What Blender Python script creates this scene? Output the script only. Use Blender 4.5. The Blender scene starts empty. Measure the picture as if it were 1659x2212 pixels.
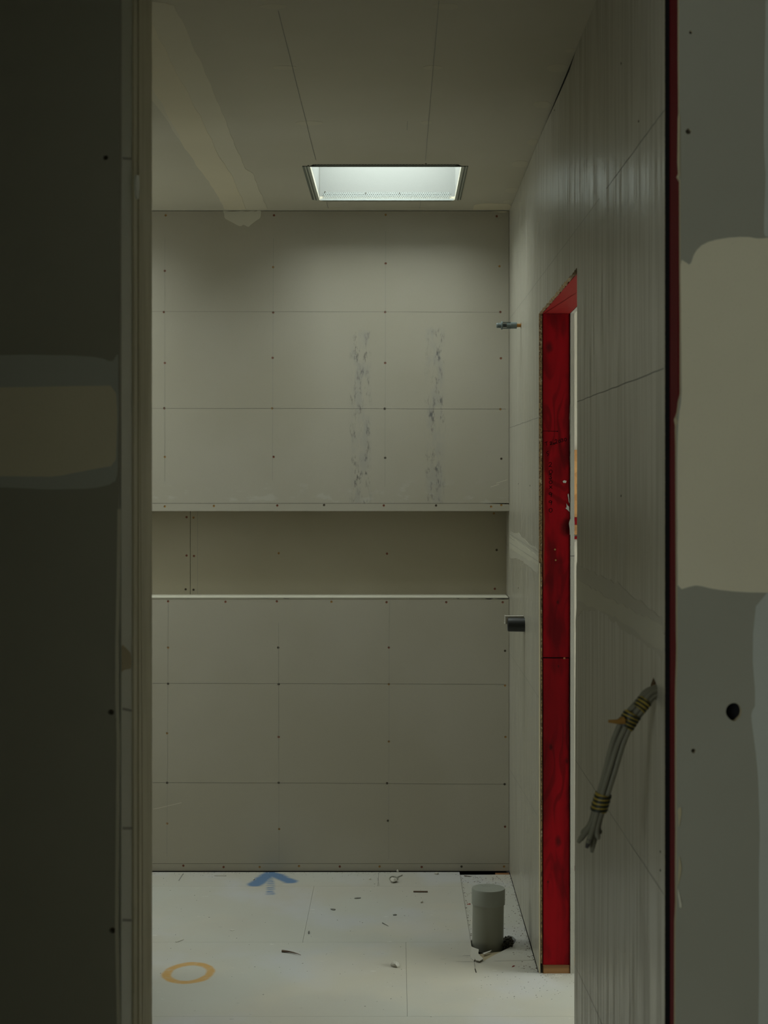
import bpy, bmesh, math, random
from mathutils import Vector, Matrix, noise as mnoise
from mathutils.geometry import tessellate_polygon
random.seed(7)
SC = bpy.context.scene

# ------------------------------------------------------------------ camera, world, light, exposure
W_IMG, H_IMG = 1659, 2212
F = 3400.0                      # focal length in photo pixels
CX, CY = 857.0, 1043.0          # principal point (vanishing point of the room)
EYE = 1.512
cam_d = bpy.data.cameras.new('camera'); cam = bpy.data.objects.new('camera', cam_d)
SC.collection.objects.link(cam); SC.camera = cam
cam.location = (0, 0, EYE); cam.rotation_euler = (math.radians(90), 0, 0)
cam_d.sensor_fit = 'VERTICAL'; cam_d.sensor_height = 36.0; cam_d.sensor_width = 27.0
cam_d.lens = F / H_IMG * 36.0
cam_d.shift_x = (W_IMG / 2 - CX) / H_IMG
cam_d.shift_y = (CY - H_IMG / 2) / H_IMG
cam_d.clip_start = 0.05
cam_d.dof.use_dof = True; cam_d.dof.focus_distance = 5.6; cam_d.dof.aperture_fstop = 9.0

world = bpy.data.worlds.new('overcast_sky'); SC.world = world
world.use_nodes = True
wbg = world.node_tree.nodes['Background']
wbg.inputs[0].default_value = (0.92, 1.0, 0.935, 1); wbg.inputs[1].default_value = 1.0
# CIE overcast sky: three times brighter at the zenith than at the horizon, the same all round
_t = world.node_tree; _g = _t.nodes.new('ShaderNodeTexCoord'); _s = _t.nodes.new('ShaderNodeSeparateXYZ'); _t.links.new(_g.outputs['Generated'], _s.inputs[0])
_r = _t.nodes.new('ShaderNodeMapRange'); _t.links.new(_s.outputs[2], _r.inputs[0]); _r.inputs[1].default_value = 0.0; _r.inputs[2].default_value = 1.0
_r.inputs[3].default_value = 0.55; _r.inputs[4].default_value = 1.1; _t.links.new(_r.outputs[0], wbg.inputs[1])
SC.view_settings.view_transform = 'Standard'
try: SC.view_settings.look = 'None'
except Exception: pass
SC.view_settings.gamma = 1.0; SC.view_settings.use_curve_mapping = False
SC.view_settings.exposure = 3.62
SC.cycles.max_bounces = 14; SC.cycles.diffuse_bounces = 10; SC.cycles.glossy_bounces = 5
SC.cycles.use_denoising = True
SC.cycles.sample_clamp_indirect = 6.0
SC.cycles.caustics_reflective = False; SC.cycles.caustics_refractive = False

def portal(loc, rot, sx, sy):
    """a light portal: gives no light itself, only helps Cycles to sample the sky through a real opening"""
    d = bpy.data.lights.new('sky_portal', 'AREA'); d.shape = 'RECTANGLE'; d.size = sx; d.size_y = sy
    d.cycles.is_portal = True
    o = bpy.data.objects.new('sky_portal', d); SC.collection.objects.link(o)
    o.location = loc; o.rotation_euler = rot
    return o

# openings (x0, x1, y0, y1)
SKY_A = (-0.290, 0.217, 5.263, 5.895)
SKY_B = (-1.72, -1.10, 5.263, 5.895)
ZC = 2.5716                     # ceiling
SHAFT = 0.33
HALLWIN = dict(y0=-2.95, y1=-0.5, z0=0.5, z1=1.95)     # window in the left wall of the hall behind the camera
BEYWIN = dict(y0=2.7, y1=5.8, z0=0.5, z1=2.2)        # window of the room beyond the doorway
BATHWIN = dict(y0=5.35, y1=5.98, z0=1.35, z1=2.1)     # window in the left wall of the bathroom
for s in (SKY_A, SKY_B):
    portal(((s[0]+s[1])/2, (s[2]+s[3])/2, ZC+SHAFT+0.01), (0, 0, 0), s[1]-s[0], s[3]-s[2])
XL_BATH = -2.6
portal((-3.0, (HALLWIN['y0']+HALLWIN['y1'])/2, (HALLWIN['z0']+HALLWIN['z1'])/2), (0, math.radians(-90), 0), HALLWIN['z1']-HALLWIN['z0'], HALLWIN['y1']-HALLWIN['y0'])
portal((3.6, (BEYWIN['y0']+BEYWIN['y1'])/2, (BEYWIN['z0']+BEYWIN['z1'])/2), (0, math.radians(90), 0), BEYWIN['z1']-BEYWIN['z0'], BEYWIN['y1']-BEYWIN['y0'])
portal((XL_BATH, (BATHWIN['y0']+BATHWIN['y1'])/2, (BATHWIN['z0']+BATHWIN['z1'])/2), (0, math.radians(-90), 0), BATHWIN['z1']-BATHWIN['z0'], BATHWIN['y1']-BATHWIN['y0'])

# ------------------------------------------------------------------ planes of the room, measured from the photo
DB = 6.127                      # back wall
XR = 0.438                      # right wall
DJ, DN = 4.85, 3.86             # far and near jamb of the doorway
DF = 2.45                       # front face of the wall in front of the camera
def on_depth(x, y, d): return ((x-CX)*d/F, d, EYE-(y-CY)*d/F)
def back(x, y): return ((x-CX)*DB/F, EYE-(y-CY)*DB/F)              # (X, Z)
def right(x, y):
    d = XR*F/(x-CX); return (d, EYE-(y-CY)*d/F)                    # (Y, Z)
def flr(x, y):
    d = F*EYE/(y-CY); return ((x-CX)*d/F, d)                       # (X, Y)
def ceil(x, y):
    d = F*(ZC-EYE)/(CY-y); return ((x-CX)*d/F, d)
def front(x, y): return ((x-CX)*DF/F, EYE-(y-CY)*DF/F)

# ------------------------------------------------------------------ node helper
class V:
    def __init__(s, nb, sock): s.nb, s.s = nb, sock
    def _m(s, op, o=None, o2=None):
        n = s.nb.t.nodes.new('ShaderNodeMath'); n.operation = op
        for i, a in enumerate((s, o, o2)):
            if a is None: continue
            if isinstance(a, V): s.nb.t.links.new(a.s, n.inputs[i])
            else: n.inputs[i].default_value = a
        return V(s.nb, n.outputs[0])
    def __add__(s, o): return s._m('ADD', o)
    def __sub__(s, o): return s._m('SUBTRACT', o)
    def __mul__(s, o): return s._m('MULTIPLY', o)
    def __truediv__(s, o): return s._m('DIVIDE', o)
    def sqrt(s): return s._m('SQRT')
    def sin(s): return s._m('SINE')
    def abs(s): return s._m('ABSOLUTE')
    def max(s, o): return s._m('MAXIMUM', o)
    def min(s, o): return s._m('MINIMUM', o)
    def step(s, a, b):
        n = s.nb.t.nodes.new('ShaderNodeMapRange'); n.interpolation_type = 'SMOOTHSTEP'
        s.nb.t.links.new(s.s, n.inputs[0]); n.inputs[1].default_value = a; n.inputs[2].default_value = b
        if a > b:
            n.inputs[1].default_value = b; n.inputs[2].default_value = a
            n.inputs[3].default_value = 1; n.inputs[4].default_value = 0
        return V(s.nb, n.outputs[0])
    def box(s, a, b, e): return s.step(a-e, a+e) * s.step(b+e, b-e)
class NB:
    def __init__(s, name):
        s.m = bpy.data.materials.new(name); s.m.use_nodes = True; s.t = s.m.node_tree
        s.b = s.t.nodes['Principled BSDF']
        g = s.t.nodes.new('ShaderNodeNewGeometry'); s.p = g.outputs['Position']
        sp = s.t.nodes.new('ShaderNodeSeparateXYZ'); s.t.links.new(s.p, sp.inputs[0])
        s.x, s.y, s.z = (V(s, sp.outputs[i]) for i in range(3))
    def noise(s, scale, stretch=(1,1,1), detail=3, off=0.0):
        mp = s.t.nodes.new('ShaderNodeMapping'); s.t.links.new(s.p, mp.inputs[0])
        mp.inputs['Scale'].default_value = stretch; mp.inputs['Location'].default_value = (off, off*1.7, off*.6)
        n = s.t.nodes.new('ShaderNodeTexNoise'); n.inputs['Scale'].default_value = scale; n.inputs['Detail'].default_value = detail
        s.t.links.new(mp.outputs[0], n.inputs['Vector'])
        return V(s, n.outputs[0])
    def mix(s, fac, a, b):
        n = s.t.nodes.new('ShaderNodeMix'); n.data_type = 'RGBA'
        if isinstance(fac, V): s.t.links.new(fac.s, n.inputs[0])
        else: n.inputs[0].default_value = fac
        for i, c in ((6, a), (7, b)):
            if isinstance(c, tuple): n.inputs[i].default_value = (*c, 1)
            else: s.t.links.new(c, n.inputs[i])
        return n.outputs[2]
    def seg(s, u, v, a, b):
        """distance of (u, v) to the segment a-b"""
        dx, dy = b[0]-a[0], b[1]-a[1]; L = dx*dx+dy*dy
        pu, pv = u-a[0], v-a[1]
        t = ((pu*dx+pv*dy)/L).max(0.0).min(1.0)
        qu, qv = pu-t*dx, pv-t*dy
        return (qu*qu+qv*qv).sqrt()
    def finish(s, col, rough=0.6, bump=None, bs=0.2, bd=0.001, spec=0.5, metal=0.0):
        if isinstance(col, tuple): s.b.inputs['Base Color'].default_value = (*col, 1)
        else: s.t.links.new(col, s.b.inputs['Base Color'])
        if isinstance(rough, V): s.t.links.new(rough.s, s.b.inputs['Roughness'])
        else: s.b.inputs['Roughness'].default_value = rough
        s.b.inputs['Specular IOR Level'].default_value = spec; s.b.inputs['Metallic'].default_value = metal
        if bump is not None:
            n = s.t.nodes.new('ShaderNodeBump'); n.inputs['Strength'].default_value = bs; n.inputs['Distance'].default_value = bd
            s.t.links.new(bump.s, n.inputs['Height']); s.t.links.new(n.outputs[0], s.b.inputs['Normal'])
        return s.m

G0, G1 = (0.44, 0.414, 0.346), (0.405, 0.378, 0.305)      # gypsum fibre board
def board_mat(name, a=G0, b=G1, rough=0.62, streak=None, spec=0.3, extra=None, bs=0.15):
    n = NB(name)
    big = n.noise(1.6, detail=4).step(.35, .68)
    col = n.mix(big, a, b)
    fine = n.noise(420, detail=2)
    col = n.mix(fine.step(.62, .75)*.35, col, tuple(c*.7 for c in a))
    if streak:
        st = n.noise(1.0, streak, detail=4).step(.4, .7)
        col = n.mix(st*.3, col, tuple(c*.72 for c in b))
        bump = n.noise(1.0, streak, detail=5); rough = st*.22+(rough-.03)
    else:
        bump = n.noise(260, detail=3)
    if extra: col = extra(n, col)
    return n.finish(col, rough, bump, bs, 0.001, spec)

def upper_marks(n, col):
    """rubbed dark smears left by glue or a ladder, and chalky scuffs near the lower edge"""
    for i, (x0, x1, y0, y1) in enumerate(((756, 801, 716, 1088), (919, 961, 710, 1088))):
        X0, Z1 = back(x0, y0); X1, Z0 = back(x1, y1)
        m = n.x.box(X0+.006, X1-.006, .014) * n.z.box(Z0, Z1, .012)
        rub = (n.noise(48, (1, 1, .4), 6, off=3.1*i).step(.47, .66)*n.noise(240, (1, 1, .3), 3, off=i).step(.38, .62))
        blk = n.noise(8, (1.8, 1, 1.0), 3, off=5.3+i).step(.36, .56)
        col = n.mix(m*rub*blk, col, (.06, .06, .062))
        col = n.mix(m*n.noise(14, (2, 1, .7), 3, off=9).step(.4, .6)*.32, col, (.30, .30, .30))
    zs = EYE-(1065-CY)*DB/F
    ch = n.z.step(zs+.07, zs-.01) * n.noise(30, (.5, 1, 1), 5, off=2).step(.55, .7)
    return n.mix(ch*.28, col, (.58, .59, .56))
def right_marks(n, col):
    # darker vertical streaks below the two pipe stubs
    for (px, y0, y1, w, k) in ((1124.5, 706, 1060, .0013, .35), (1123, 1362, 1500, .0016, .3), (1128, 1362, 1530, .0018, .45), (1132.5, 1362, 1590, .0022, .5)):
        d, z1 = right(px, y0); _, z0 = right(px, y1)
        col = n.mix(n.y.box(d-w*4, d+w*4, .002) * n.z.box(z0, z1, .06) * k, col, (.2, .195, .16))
    # darker handled zone of the near sheet, water marks
    st = n.noise(1, (1, 26, 2.2), 5, off=8).step(.52, .72)
    col = n.mix(st*n.noise(1.7, (1, 1, 1), 2, off=4).step(.4, .6)*.4, col, (.25, .24, .19))
    return col

M = {}
M['upper'] = board_mat('gypsum_board_scuffed', extra=upper_marks)
M['board'] = board_mat('gypsum_board')
M['niche'] = board_mat('gypsum_board_niche', (.44, .405, .315), (.40, .365, .275))
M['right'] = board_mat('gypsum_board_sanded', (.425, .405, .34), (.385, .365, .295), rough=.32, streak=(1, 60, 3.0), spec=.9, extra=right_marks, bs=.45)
M['ceiling'] = board_mat('plasterboard_ceiling', (.53, .50, .41), (.50, .47, .375), rough=.7)
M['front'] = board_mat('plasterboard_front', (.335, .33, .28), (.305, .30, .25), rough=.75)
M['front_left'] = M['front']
M['compound'] = board_mat('joint_compound', (.69, .645, .50), (.64, .59, .455), rough=.7)
M['skim'] = board_mat('thin_skim_coat', (.63, .61, .515), (.59, .57, .475), rough=.7)
M['skim_grey'] = board_mat('thin_skim_front', (.47, .49, .455), (.44, .46, .43), rough=.7)
M['skim_r'] = board_mat('skim_right_wall', (.455, .438, .367), (.43, .41, .338), rough=.5)
M['compound_r'] = board_mat('compound_right_wall', (.515, .495, .405), (.485, .465, .375), rough=.5)
M['dab'] = board_mat('ceiling_dab', (.565, .53, .42), (.54, .505, .395), rough=.7)
M['skim_c'] = board_mat('skim_ceiling', (.615, .575, .46), (.59, .55, .43), rough=.7)
M['compound_c'] = board_mat('compound_ceiling', (.66, .60, .45), (.62, .565, .425), rough=.7)
M['white'] = board_mat('white_plaster', (.25, .26, .25), (.245, .255, .245), rough=.6)
M['chip'] = board_mat('plaster_chip', (.60, .58, .52), (.52, .50, .44), rough=.8)
M['dull'] = board_mat('skim_dull_jamb', (.76, .72, .56), (.70, .66, .50), rough=.6, streak=(1, 30, 4))
M['beige'] = board_mat('raw_board_edge', (.50, .44, .30), (.40, .34, .22), rough=.9)
M['beyond'] = board_mat('pale_wall_beyond', (.47, .435, .375), (.44, .41, .35))
M['pencil'] = NB('pencil').finish((.13, .13, .12), .7)
M['pencil_soft'] = NB('pencil_soft').finish((.27, .27, .24), .7)
M['marker'] = NB('black_marker').finish((.006, .003, .004), .8, spec=.05)
M['void'] = NB('dark_void').finish((.012, .012, .014), .95, spec=.1)
M['shell'] = NB('outer_shell').finish((.30, .29, .26), .9)
M['hall'] = NB('hall_walls').finish((.17, .165, .14), .9)

def floor_extra(n, col):
    col = n.mix(n.noise(3.2, (1, .8, 1), 3, off=2).step(.48, .68)*.5, col, (.50, .51, .55))
    col = n.mix(n.noise(2.3, (1, 1, 1), 3, off=12).step(.5, .7)*.5, col, (.55, .51, .42))
    sp = n.noise(75, (.5, 1, 1), 2, off=5).step(.71, .76)*n.noise(9, (1,1,1), 2, off=7).step(.45, .65)
    col = n.mix(sp*.6, col, (.16, .16, .15))
    ws = n.noise(60, (.3, 1, 1), 2, off=25).step(.72, .77)
    col = n.mix(ws*.5, col, (.74, .74, .70))
    # blue spray paint arrow
    a = flr(585, 1886); l = flr(550, 1911); r = flr(627, 1904); s = flr(584, 1932)
    d1 = n.seg(n.x, n.y, a, l); d2 = n.seg(n.x, n.y, a, r); d3 = n.seg(n.x, n.y, a, s)
    ns = n.noise(22, (.35, 1.6, 1), 4, off=1)
    arm = d1.min(d2) + (ns-.5)*.03
    m = arm.step(.040, .018)*.85
    st = (d3+(ns-.5)*.03).step(.022, .006) * (n.noise(90, (.12, 1, 1), 3, off=6).step(.42, .56)) * .75
    col = n.mix(m.max(st), col, (.055, .155, .33))
    # orange spray ring
    cx_, cy_ = flr(408, 2101)
    ex, ey = n.x-cx_, (n.y-cy_)*.80
    wob = (n.noise(7, detail=3, off=9)-.5)*.035
    e = ((ex*ex+ey*ey).sqrt()+wob-.067).abs()
    ring = e.step(.020, .008)*(n.noise(40, detail=2, off=3).step(.2, .55)*.35+.55)
    col = n.mix(ring, col, (.52, .30, .08))
    return col
M['floor'] = board_mat('floor_board', (.475, .478, .435), (.465, .445, .39), rough=.66, extra=floor_extra)
M['orange'] = NB('orange_paint').finish((.62, .33, .08), .6)

def red_timber():
    n = NB('red_painted_timber')
    grain = n.noise(1, (22, 22, 1.3), 5).step(.35, .7)
    col = n.mix(grain*.55, (.30, .0045, .009), (.13, .003, .005))
    fig = n.noise(1, (16, 16, 4.5), 3, off=4).step(.5, .66)
    col = n.mix(fig*.6, col, (.055, .003, .004))
    ring = (n.noise(1, (9, 9, 2.6), 2, off=21)*70.0).sin().step(.1, .95)
    col = n.mix(ring*n.noise(1, (4, 4, 3), 2, off=31).step(.42, .6)*.5, col, (.07, .003, .004))
    fl = n.noise(1, (5, 5, 2.0), 4, off=14).step(.5, .66)
    col = n.mix(fl*.45, col, (.06, .003, .004))
    for (x, y, r) in ((1187, 750, .012), (1206, 1818, .011), (1190, 1615, .006), (1222, 1140, .018), (1207, 1440, .003), (1205, 1300, .004), (1184, 1905, .003), (1225, 1645, .006)):
        X, _, Z = on_depth(x, y, DJ)
        dx, dz = n.x-X, (n.z-Z)*.6
        k = ((dx*dx+dz*dz).sqrt()+(n.noise(60, detail=2)-.5)*.01).step(r*1.3, r*.3)
        col = n.mix(k*.7, col, (.03, .006, .006))
    X0 = (1177-CX)*DJ/F
    _, _, za = on_depth(0, 1240, DJ); _, _, zb = on_depth(0, 1000, DJ)
    bare = (n.x+(n.noise(14, detail=3)-.5)*.01).step(X0+.001, X0-.002) * n.z.box(za, zb, .08) * n.y.box(DJ-.05, DJ+.01, .005)
    col = n.mix(bare*.7, col, (.16, .07, .03))
    return n.finish(col, .6, n.noise(1, (90, 90, 4), 4), .25, .001, .08)
M['red'] = red_timber()
M['blob'] = NB('fresh_white_plaster').finish((.85, .87, .82), .5)
M['red_header'] = NB('header_red').finish((.25, .013, .012), .6, spec=.12)  # header's red is lighter and more orange than the posts' red
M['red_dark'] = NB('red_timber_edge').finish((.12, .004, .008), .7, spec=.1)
def wood(name, a, b, s=(40, 40, 3)):
    n = NB(name); return n.finish(n.mix(n.noise(1, s, 4).step(.35, .7), a, b), .8, n.noise(1, s, 4), .3)
M['wood'] = wood('pale_timber', (.34, .17, .06), (.22, .10, .035), (4, 30, 60))
def osb():
    n = NB('strand_board'); v = n.t.nodes.new('ShaderNodeTexVoronoi'); v.inputs['Scale'].default_value = 45
    n.t.links.new(n.p, v.inputs['Vector'])
    sp = n.t.nodes.new('ShaderNodeSeparateColor'); n.t.links.new(v.outputs['Color'], sp.inputs[0])
    return n.finish(n.mix(V(n, sp.outputs[0]), (.50, .27, .10), (.36, .17, .055)), .7)
M['osb'] = osb()
def fibre():
    n = NB('raw_chipped_board_edge')
    c = n.mix(n.noise(260, (1, 1, .7), 3).step(.42, .6), (.27, .175, .075), (.08, .045, .02))
    return n.finish(n.mix(n.noise(90, detail=2, off=3).step(.6, .72), c, (.40, .33, .21)), .95, n.noise(300, detail=3), .8, .002)
M['fibre'] = fibre()
M['edge_white'] = board_mat('white_board_edge', (.52, .50, .44), (.42, .40, .34), rough=.9, bs=.6)
M['steel'] = NB('galvanised_steel').finish((.52, .54, .47), .5)
M['bead'] = NB('perforated_bead_steel').finish((.30, .33, .32), .5)
M['bead_dark'] = NB('bead_steel_ceiling').finish((.17, .19, .16), .5, metal=.3)
M['pvc'] = NB('grey_pvc').finish((.27, .275, .23), .42)
M['pvc_cap'] = NB('grey_pvc_cap').finish((.285, .30, .265), .45)
M['pvc_print'] = NB('cap_print').finish((.11, .125, .12), .6)
M['plug'] = NB('grey_blue_plastic').finish((.17, .21, .21), .4)
M['plug_dark'] = NB('dark_plastic').finish((.05, .06, .06), .5)
M['brass'] = NB('brass').finish((.50, .24, .06), .4, metal=.6)
M['foam'] = NB('black_foam').finish((.018, .020, .020), .5)
M['cable'] = board_mat('grey_cable_sheath', (.215, .205, .155), (.165, .16, .12), rough=.5)
M['cable_end'] = NB('cable_end_dark').finish((.035, .03, .03), .7)
M['tape_y'] = NB('yellow_tape').finish((.30, .22, .03), .5)
M['tape_k'] = NB('black_tape').finish((.012, .016, .010), .5)
M['tab'] = NB('orange_tab').finish((.30, .16, .03), .6)
M['s_rust'] = NB('rusty_screw').finish((.21, .075, .042), .6)
M['s_gold'] = NB('yellow_zinc_screw').finish((.36, .21, .07), .5)
M['s_dark'] = NB('dark_screw').finish((.07, .055, .035), .6, metal=.2)
M['wood_chip'] = NB('brown_splinter').finish((.10, .06, .035), .8)
M['grey_chip'] = NB('grey_flake').finish((.14, .14, .12), .8)
M['rubble'] = board_mat('dark_rubble', (.10, .09, .07), (.05, .045, .035), rough=.95, bs=.8)
M['rust_chip'] = NB('red_chip').finish((.25, .03, .02), .8)

# ------------------------------------------------------------------ mesh helpers
def link(name, me, mat=None, parent=None, kind=None, label=None, cat=None, group=None):
    o = bpy.data.objects.new(name, me); SC.collection.objects.link(o)
    if me is not None and mat is not None and not me.materials:
        for m_ in (mat if isinstance(mat, (list, tuple)) else (mat,)): me.materials.append(m_)
    if parent is not None: o.parent = parent
    if kind: o['kind'] = kind
    if label: o['label'] = label
    if cat: o['category'] = cat
    if group: o['group'] = group
    return o
def empty(name, loc=(0,0,0), **k):
    o = link(name, None, **k); o.location = loc; o.empty_display_size = .05; return o
def from_bm(bm, name, mat, parent=None, smooth=False, **k):
    bmesh.ops.recalc_face_normals(bm, faces=bm.faces[:])
    me = bpy.data.meshes.new(name); bm.to_mesh(me); bm.free()
    if smooth:
        for p in me.polygons: p.use_smooth = True
        try: me.set_sharp_from_angle(angle=math.radians(35))
        except Exception: pass
    return link(name, me, mat, parent, **k)
FN_BACK = lambda y: (lambda u, v, w: (u, y-w, v))
FN_RIGHT = lambda x: (lambda u, v, w: (x-w, u, v))
FN_LEFTF = lambda x: (lambda u, v, w: (x+w, u, v))
FN_UP = lambda z: (lambda u, v, w: (u, v, z+w))
FN_DOWN = lambda z: (lambda u, v, w: (u, v, z-w))
def add_prism(bm, outer, holes, fn, t, front=0.0, side_mat=0):
    loops = [outer]+list(holes)
    tri = tessellate_polygon([[Vector((p[0], p[1], 0)) for p in l] for l in loops])
    flat = [p for l in loops for p in l]
    fv = [bm.verts.new(fn(p[0], p[1], front)) for p in flat]
    bv = [bm.verts.new(fn(p[0], p[1], front-t)) for p in flat]
    for a, b, c in tri:
        for vs in ((fv[a], fv[b], fv[c]), (bv[c], bv[b], bv[a])):
            try: bm.faces.new(vs)
            except ValueError: pass
    i = 0
    for l in loops:
        n = len(l)
        for k in range(n):
            a, b = i+k, i+(k+1) % n
            try:
                f = bm.faces.new((fv[a], fv[b], bv[b], bv[a])); f.material_index = side_mat
            except ValueError: pass
        i += n
def prism(name, outer, holes, fn, t, mat, parent=None, front=0.0, **k):
    bm = bmesh.new()
    add_prism(bm, outer, holes, fn, t, front, 1 if isinstance(mat, (list, tuple)) else 0)
    return from_bm(bm, name, mat, parent, **k)
def rect(u0, v0, u1, v1): return [(u0, v0), (u1, v0), (u1, v1), (u0, v1)]
def oct_(u, v, r, n=8): return [(u+r*math.cos(2*math.pi*(i+.5)/n), v+r*math.sin(2*math.pi*(i+.5)/n)) for i in range(n)]
def add_box(bm, x0, x1, y0, y1, z0, z1):
    add_prism(bm, rect(x0, y0, x1, y1), [], FN_UP(z1), z1-z0)
def box(name, x0, x1, y0, y1, z0, z1, mat, parent=None, bevel=0, **k):
    bm = bmesh.new(); add_box(bm, x0, x1, y0, y1, z0, z1)
    if bevel:
        bmesh.ops.remove_doubles(bm, verts=bm.verts[:], dist=1e-6)
        bmesh.ops.bevel(bm, geom=bm.edges[:], offset=bevel, segments=2, affect='EDGES')
    return from_bm(bm, name, mat, parent, **k)
def jag(pts, step, amp, closed=True, seed=0):
    """subdivide an outline and roughen it"""
    out = []; n = len(pts); rnd = random.Random(seed)
    for i in range(n if closed else n-1):
        a, b = pts[i], pts[(i+1) % n]
        L = math.hypot(b[0]-a[0], b[1]-a[1]); m = max(1, int(L/step))
        for j in range(m):
            t = j/m
            out.append((a[0]+(b[0]-a[0])*t+rnd.uniform(-amp, amp), a[1]+(b[1]-a[1])*t+rnd.uniform(-amp, amp)))
    if not closed: out.append(pts[-1])
    return out
def smooth_loop(pts, it=2):
    for _ in range(it):
        q = []
        for i in range(len(pts)):
            a, b = pts[i], pts[(i+1) % len(pts)]
            q += [(a[0]*.75+b[0]*.25, a[1]*.75+b[1]*.25), (a[0]*.25+b[0]*.75, a[1]*.25+b[1]*.75)]
        pts = q
    return pts
def patch(parent, pts, fn, mat=None, t=.0006, name='plaster_patch', step=.03, amp=.002, seed=0, front=None, **k):
    pts = jag(pts, step, amp, seed=seed); pts = smooth_loop(pts, 1)
    return prism(name, pts, [], fn, t, mat or M['skim'], parent, front=t if front is None else front, **k)
def ribbon(bm, pts, w, fn, off, wob=0.0, seed=0):
    """thin line drawn on a plane"""
    rnd = random.Random(seed); prev = None
    for i, p in enumerate(pts):
        a = pts[max(0, i-1)]; b = pts[min(len(pts)-1, i+1)]
        dx, dy = b[0]-a[0], b[1]-a[1]; L = math.hypot(dx, dy) or 1
        nx, ny = -dy/L*w/2, dx/L*w/2
        jx = rnd.uniform(-wob, wob)
        cu, cv = p[0]+nx/w*2*jx, p[1]+ny/w*2*jx
        cur = (bm.verts.new(fn(cu+nx, cv+ny, off)), bm.verts.new(fn(cu-nx, cv-ny, off)))
        if prev: bm.faces.new((prev[0], cur[0], cur[1], prev[1]))
        prev = cur
def line(parent, a, b, fn, w=.0011, mat='pencil', name='pencil_line', wob=.0003, n=10, seed=0, off=.0003, bow=0):
    pts = []
    for i in range(n+1):
        t = i/n; pts.append((a[0]+(b[0]-a[0])*t, a[1]+(b[1]-a[1])*t+bow*math.sin(t*math.pi)))
    bm = bmesh.new(); ribbon(bm, pts, w, fn, off, wob, seed)
    me = bpy.data.meshes.new(name); bm.to_mesh(me); bm.free()
    return link(name, me, M[mat], parent)
def lathe(bm, prof, axis_pt, ax, n=24, caps=True):
    """prof: (distance along ax, radius)"""
    ax = Vector(ax).normalized(); u = ax.orthogonal().normalized(); v = ax.cross(u); rings = []
    for (h, r) in prof:
        c = Vector(axis_pt)+ax*h
        rings.append([bm.verts.new(c+(u*math.cos(2*math.pi*i/n)+v*math.sin(2*math.pi*i/n))*max(r, 1e-5)) for i in range(n)])
    for A, B in zip(rings, rings[1:]):
        for i in range(n): bm.faces.new((A[i], A[(i+1) % n], B[(i+1) % n], B[i]))
    if caps: bm.faces.new(rings[0]); bm.faces.new(rings[-1])
def tube(bm, pts, r, n=10):
    pts = [Vector(p) for p in pts]; rings = []
    up = None
    for i, p in enumerate(pts):
        t = (pts[min(i+1, len(pts)-1)]-pts[max(i-1, 0)]).normalized()
        if up is None: up = t.orthogonal().normalized()
        up = (up-t*up.dot(t)).normalized(); s = t.cross(up)
        rr = r(i/(len(pts)-1)) if callable(r) else r
        rings.append([bm.verts.new(p+(up*math.cos(2*math.pi*k/n)+s*math.sin(2*math.pi*k/n))*rr) for k in range(n)])
    for A, B in zip(rings, rings[1:]):
        for i in range(n): bm.faces.new((A[i], A[(i+1) % n], B[(i+1) % n], B[i]))
    bm.faces.new(rings[0]); bm.faces.new(rings[-1])
def spline(pts, n):
    out = []; P = [pts[0]]+list(pts)+[pts[-1]]
    for i in range(1, len(P)-2):
        for j in range(n):
            t = j/n; a, b, c, d = (Vector(P[i+k]) for k in (-1, 0, 1, 2))
            out.append(.5*((2*b)+(-a+c)*t+(2*a-5*b+4*c-d)*t*t+(-a+3*b-3*c+d)*t**3))
    out.append(Vector(pts[-1])); return out

# screws: one shared mesh per finish, sunk into a real hole of the board
SCREW = {}
def screw_mesh(kind, r=.0040):
    if (kind, r) not in SCREW:
        bm = bmesh.new()
        lathe(bm, [(-.004, r*.5), (0, r), (.0006, r), (.0004, r*.55), (-.0004, r*.38), (-.0009, .0001)], (0, 0, 0), (0, 0, 1), 12)
        bmesh.ops.recalc_face_normals(bm, faces=bm.faces[:])
        me = bpy.data.meshes.new('screw'); bm.to_mesh(me); bm.free(); me.materials.append(M[kind]); SCREW[(kind, r)] = me
    return SCREW[(kind, r)]
def put_screw(parent, loc, rot, kind, r=.0040):
    o = link('screw', screw_mesh(kind, r), None, parent); o.location = loc; o.rotation_euler = rot; return o
R_BACK = (math.radians(90), 0, 0)       # screw head looks towards -Y
R_RIGHT = (0, math.radians(-90), 0)     # towards -X
KINDS_ = ['s_rust', 's_gold', 's_dark', 's_rust', 's_gold']

# ------------------------------------------------------------------ FLOOR
floor = box('floor', -3.2, 3.8, -3.2, 6.6, -.30, -.022, M['void'], kind='structure', label='pale grey board floor of the unfinished room', cat='floor')
g = .0004
def fpanel(outer, holes=(), z=0.0, t=.018, mat='floor', name='floor_panel'):
    return prism(name, outer, list(holes), FN_UP(z), t, M[mat], floor)
XP = .2435
fpanel(rect(XL_BATH, 5.90+g, -.070-g, 6.114)); fpanel(rect(-.070+g, 5.90+g, XP, 6.114))
fpanel(rect(XL_BATH, 5.18+g, -.31-g, 5.90-g)); fpanel(rect(-.31+g, 5.18+g, XP, 5.90-g))
fpanel(rect(XL_BATH, 4.46+g, .030-g, 5.18-g))
fpanel([(.030+g, 4.46+g), (.60, 4.46+g), (.60, 4.862), (XP, 4.862), (XP, 5.18-g), (.030+g, 5.18-g)])
fpanel(rect(XL_BATH, 3.74+g, .60, 4.46-g)); fpanel(rect(-3.1, -3.1, 3.7, 3.74-g))
fpanel(rect(.60+g, 3.74+g, 3.7, 4.60)); fpanel(rect(.60+g, 4.60+2*g, 3.7, 5.35)); fpanel(rect(.60+g, 5.35+2*g, 3.7, 6.13))
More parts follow.
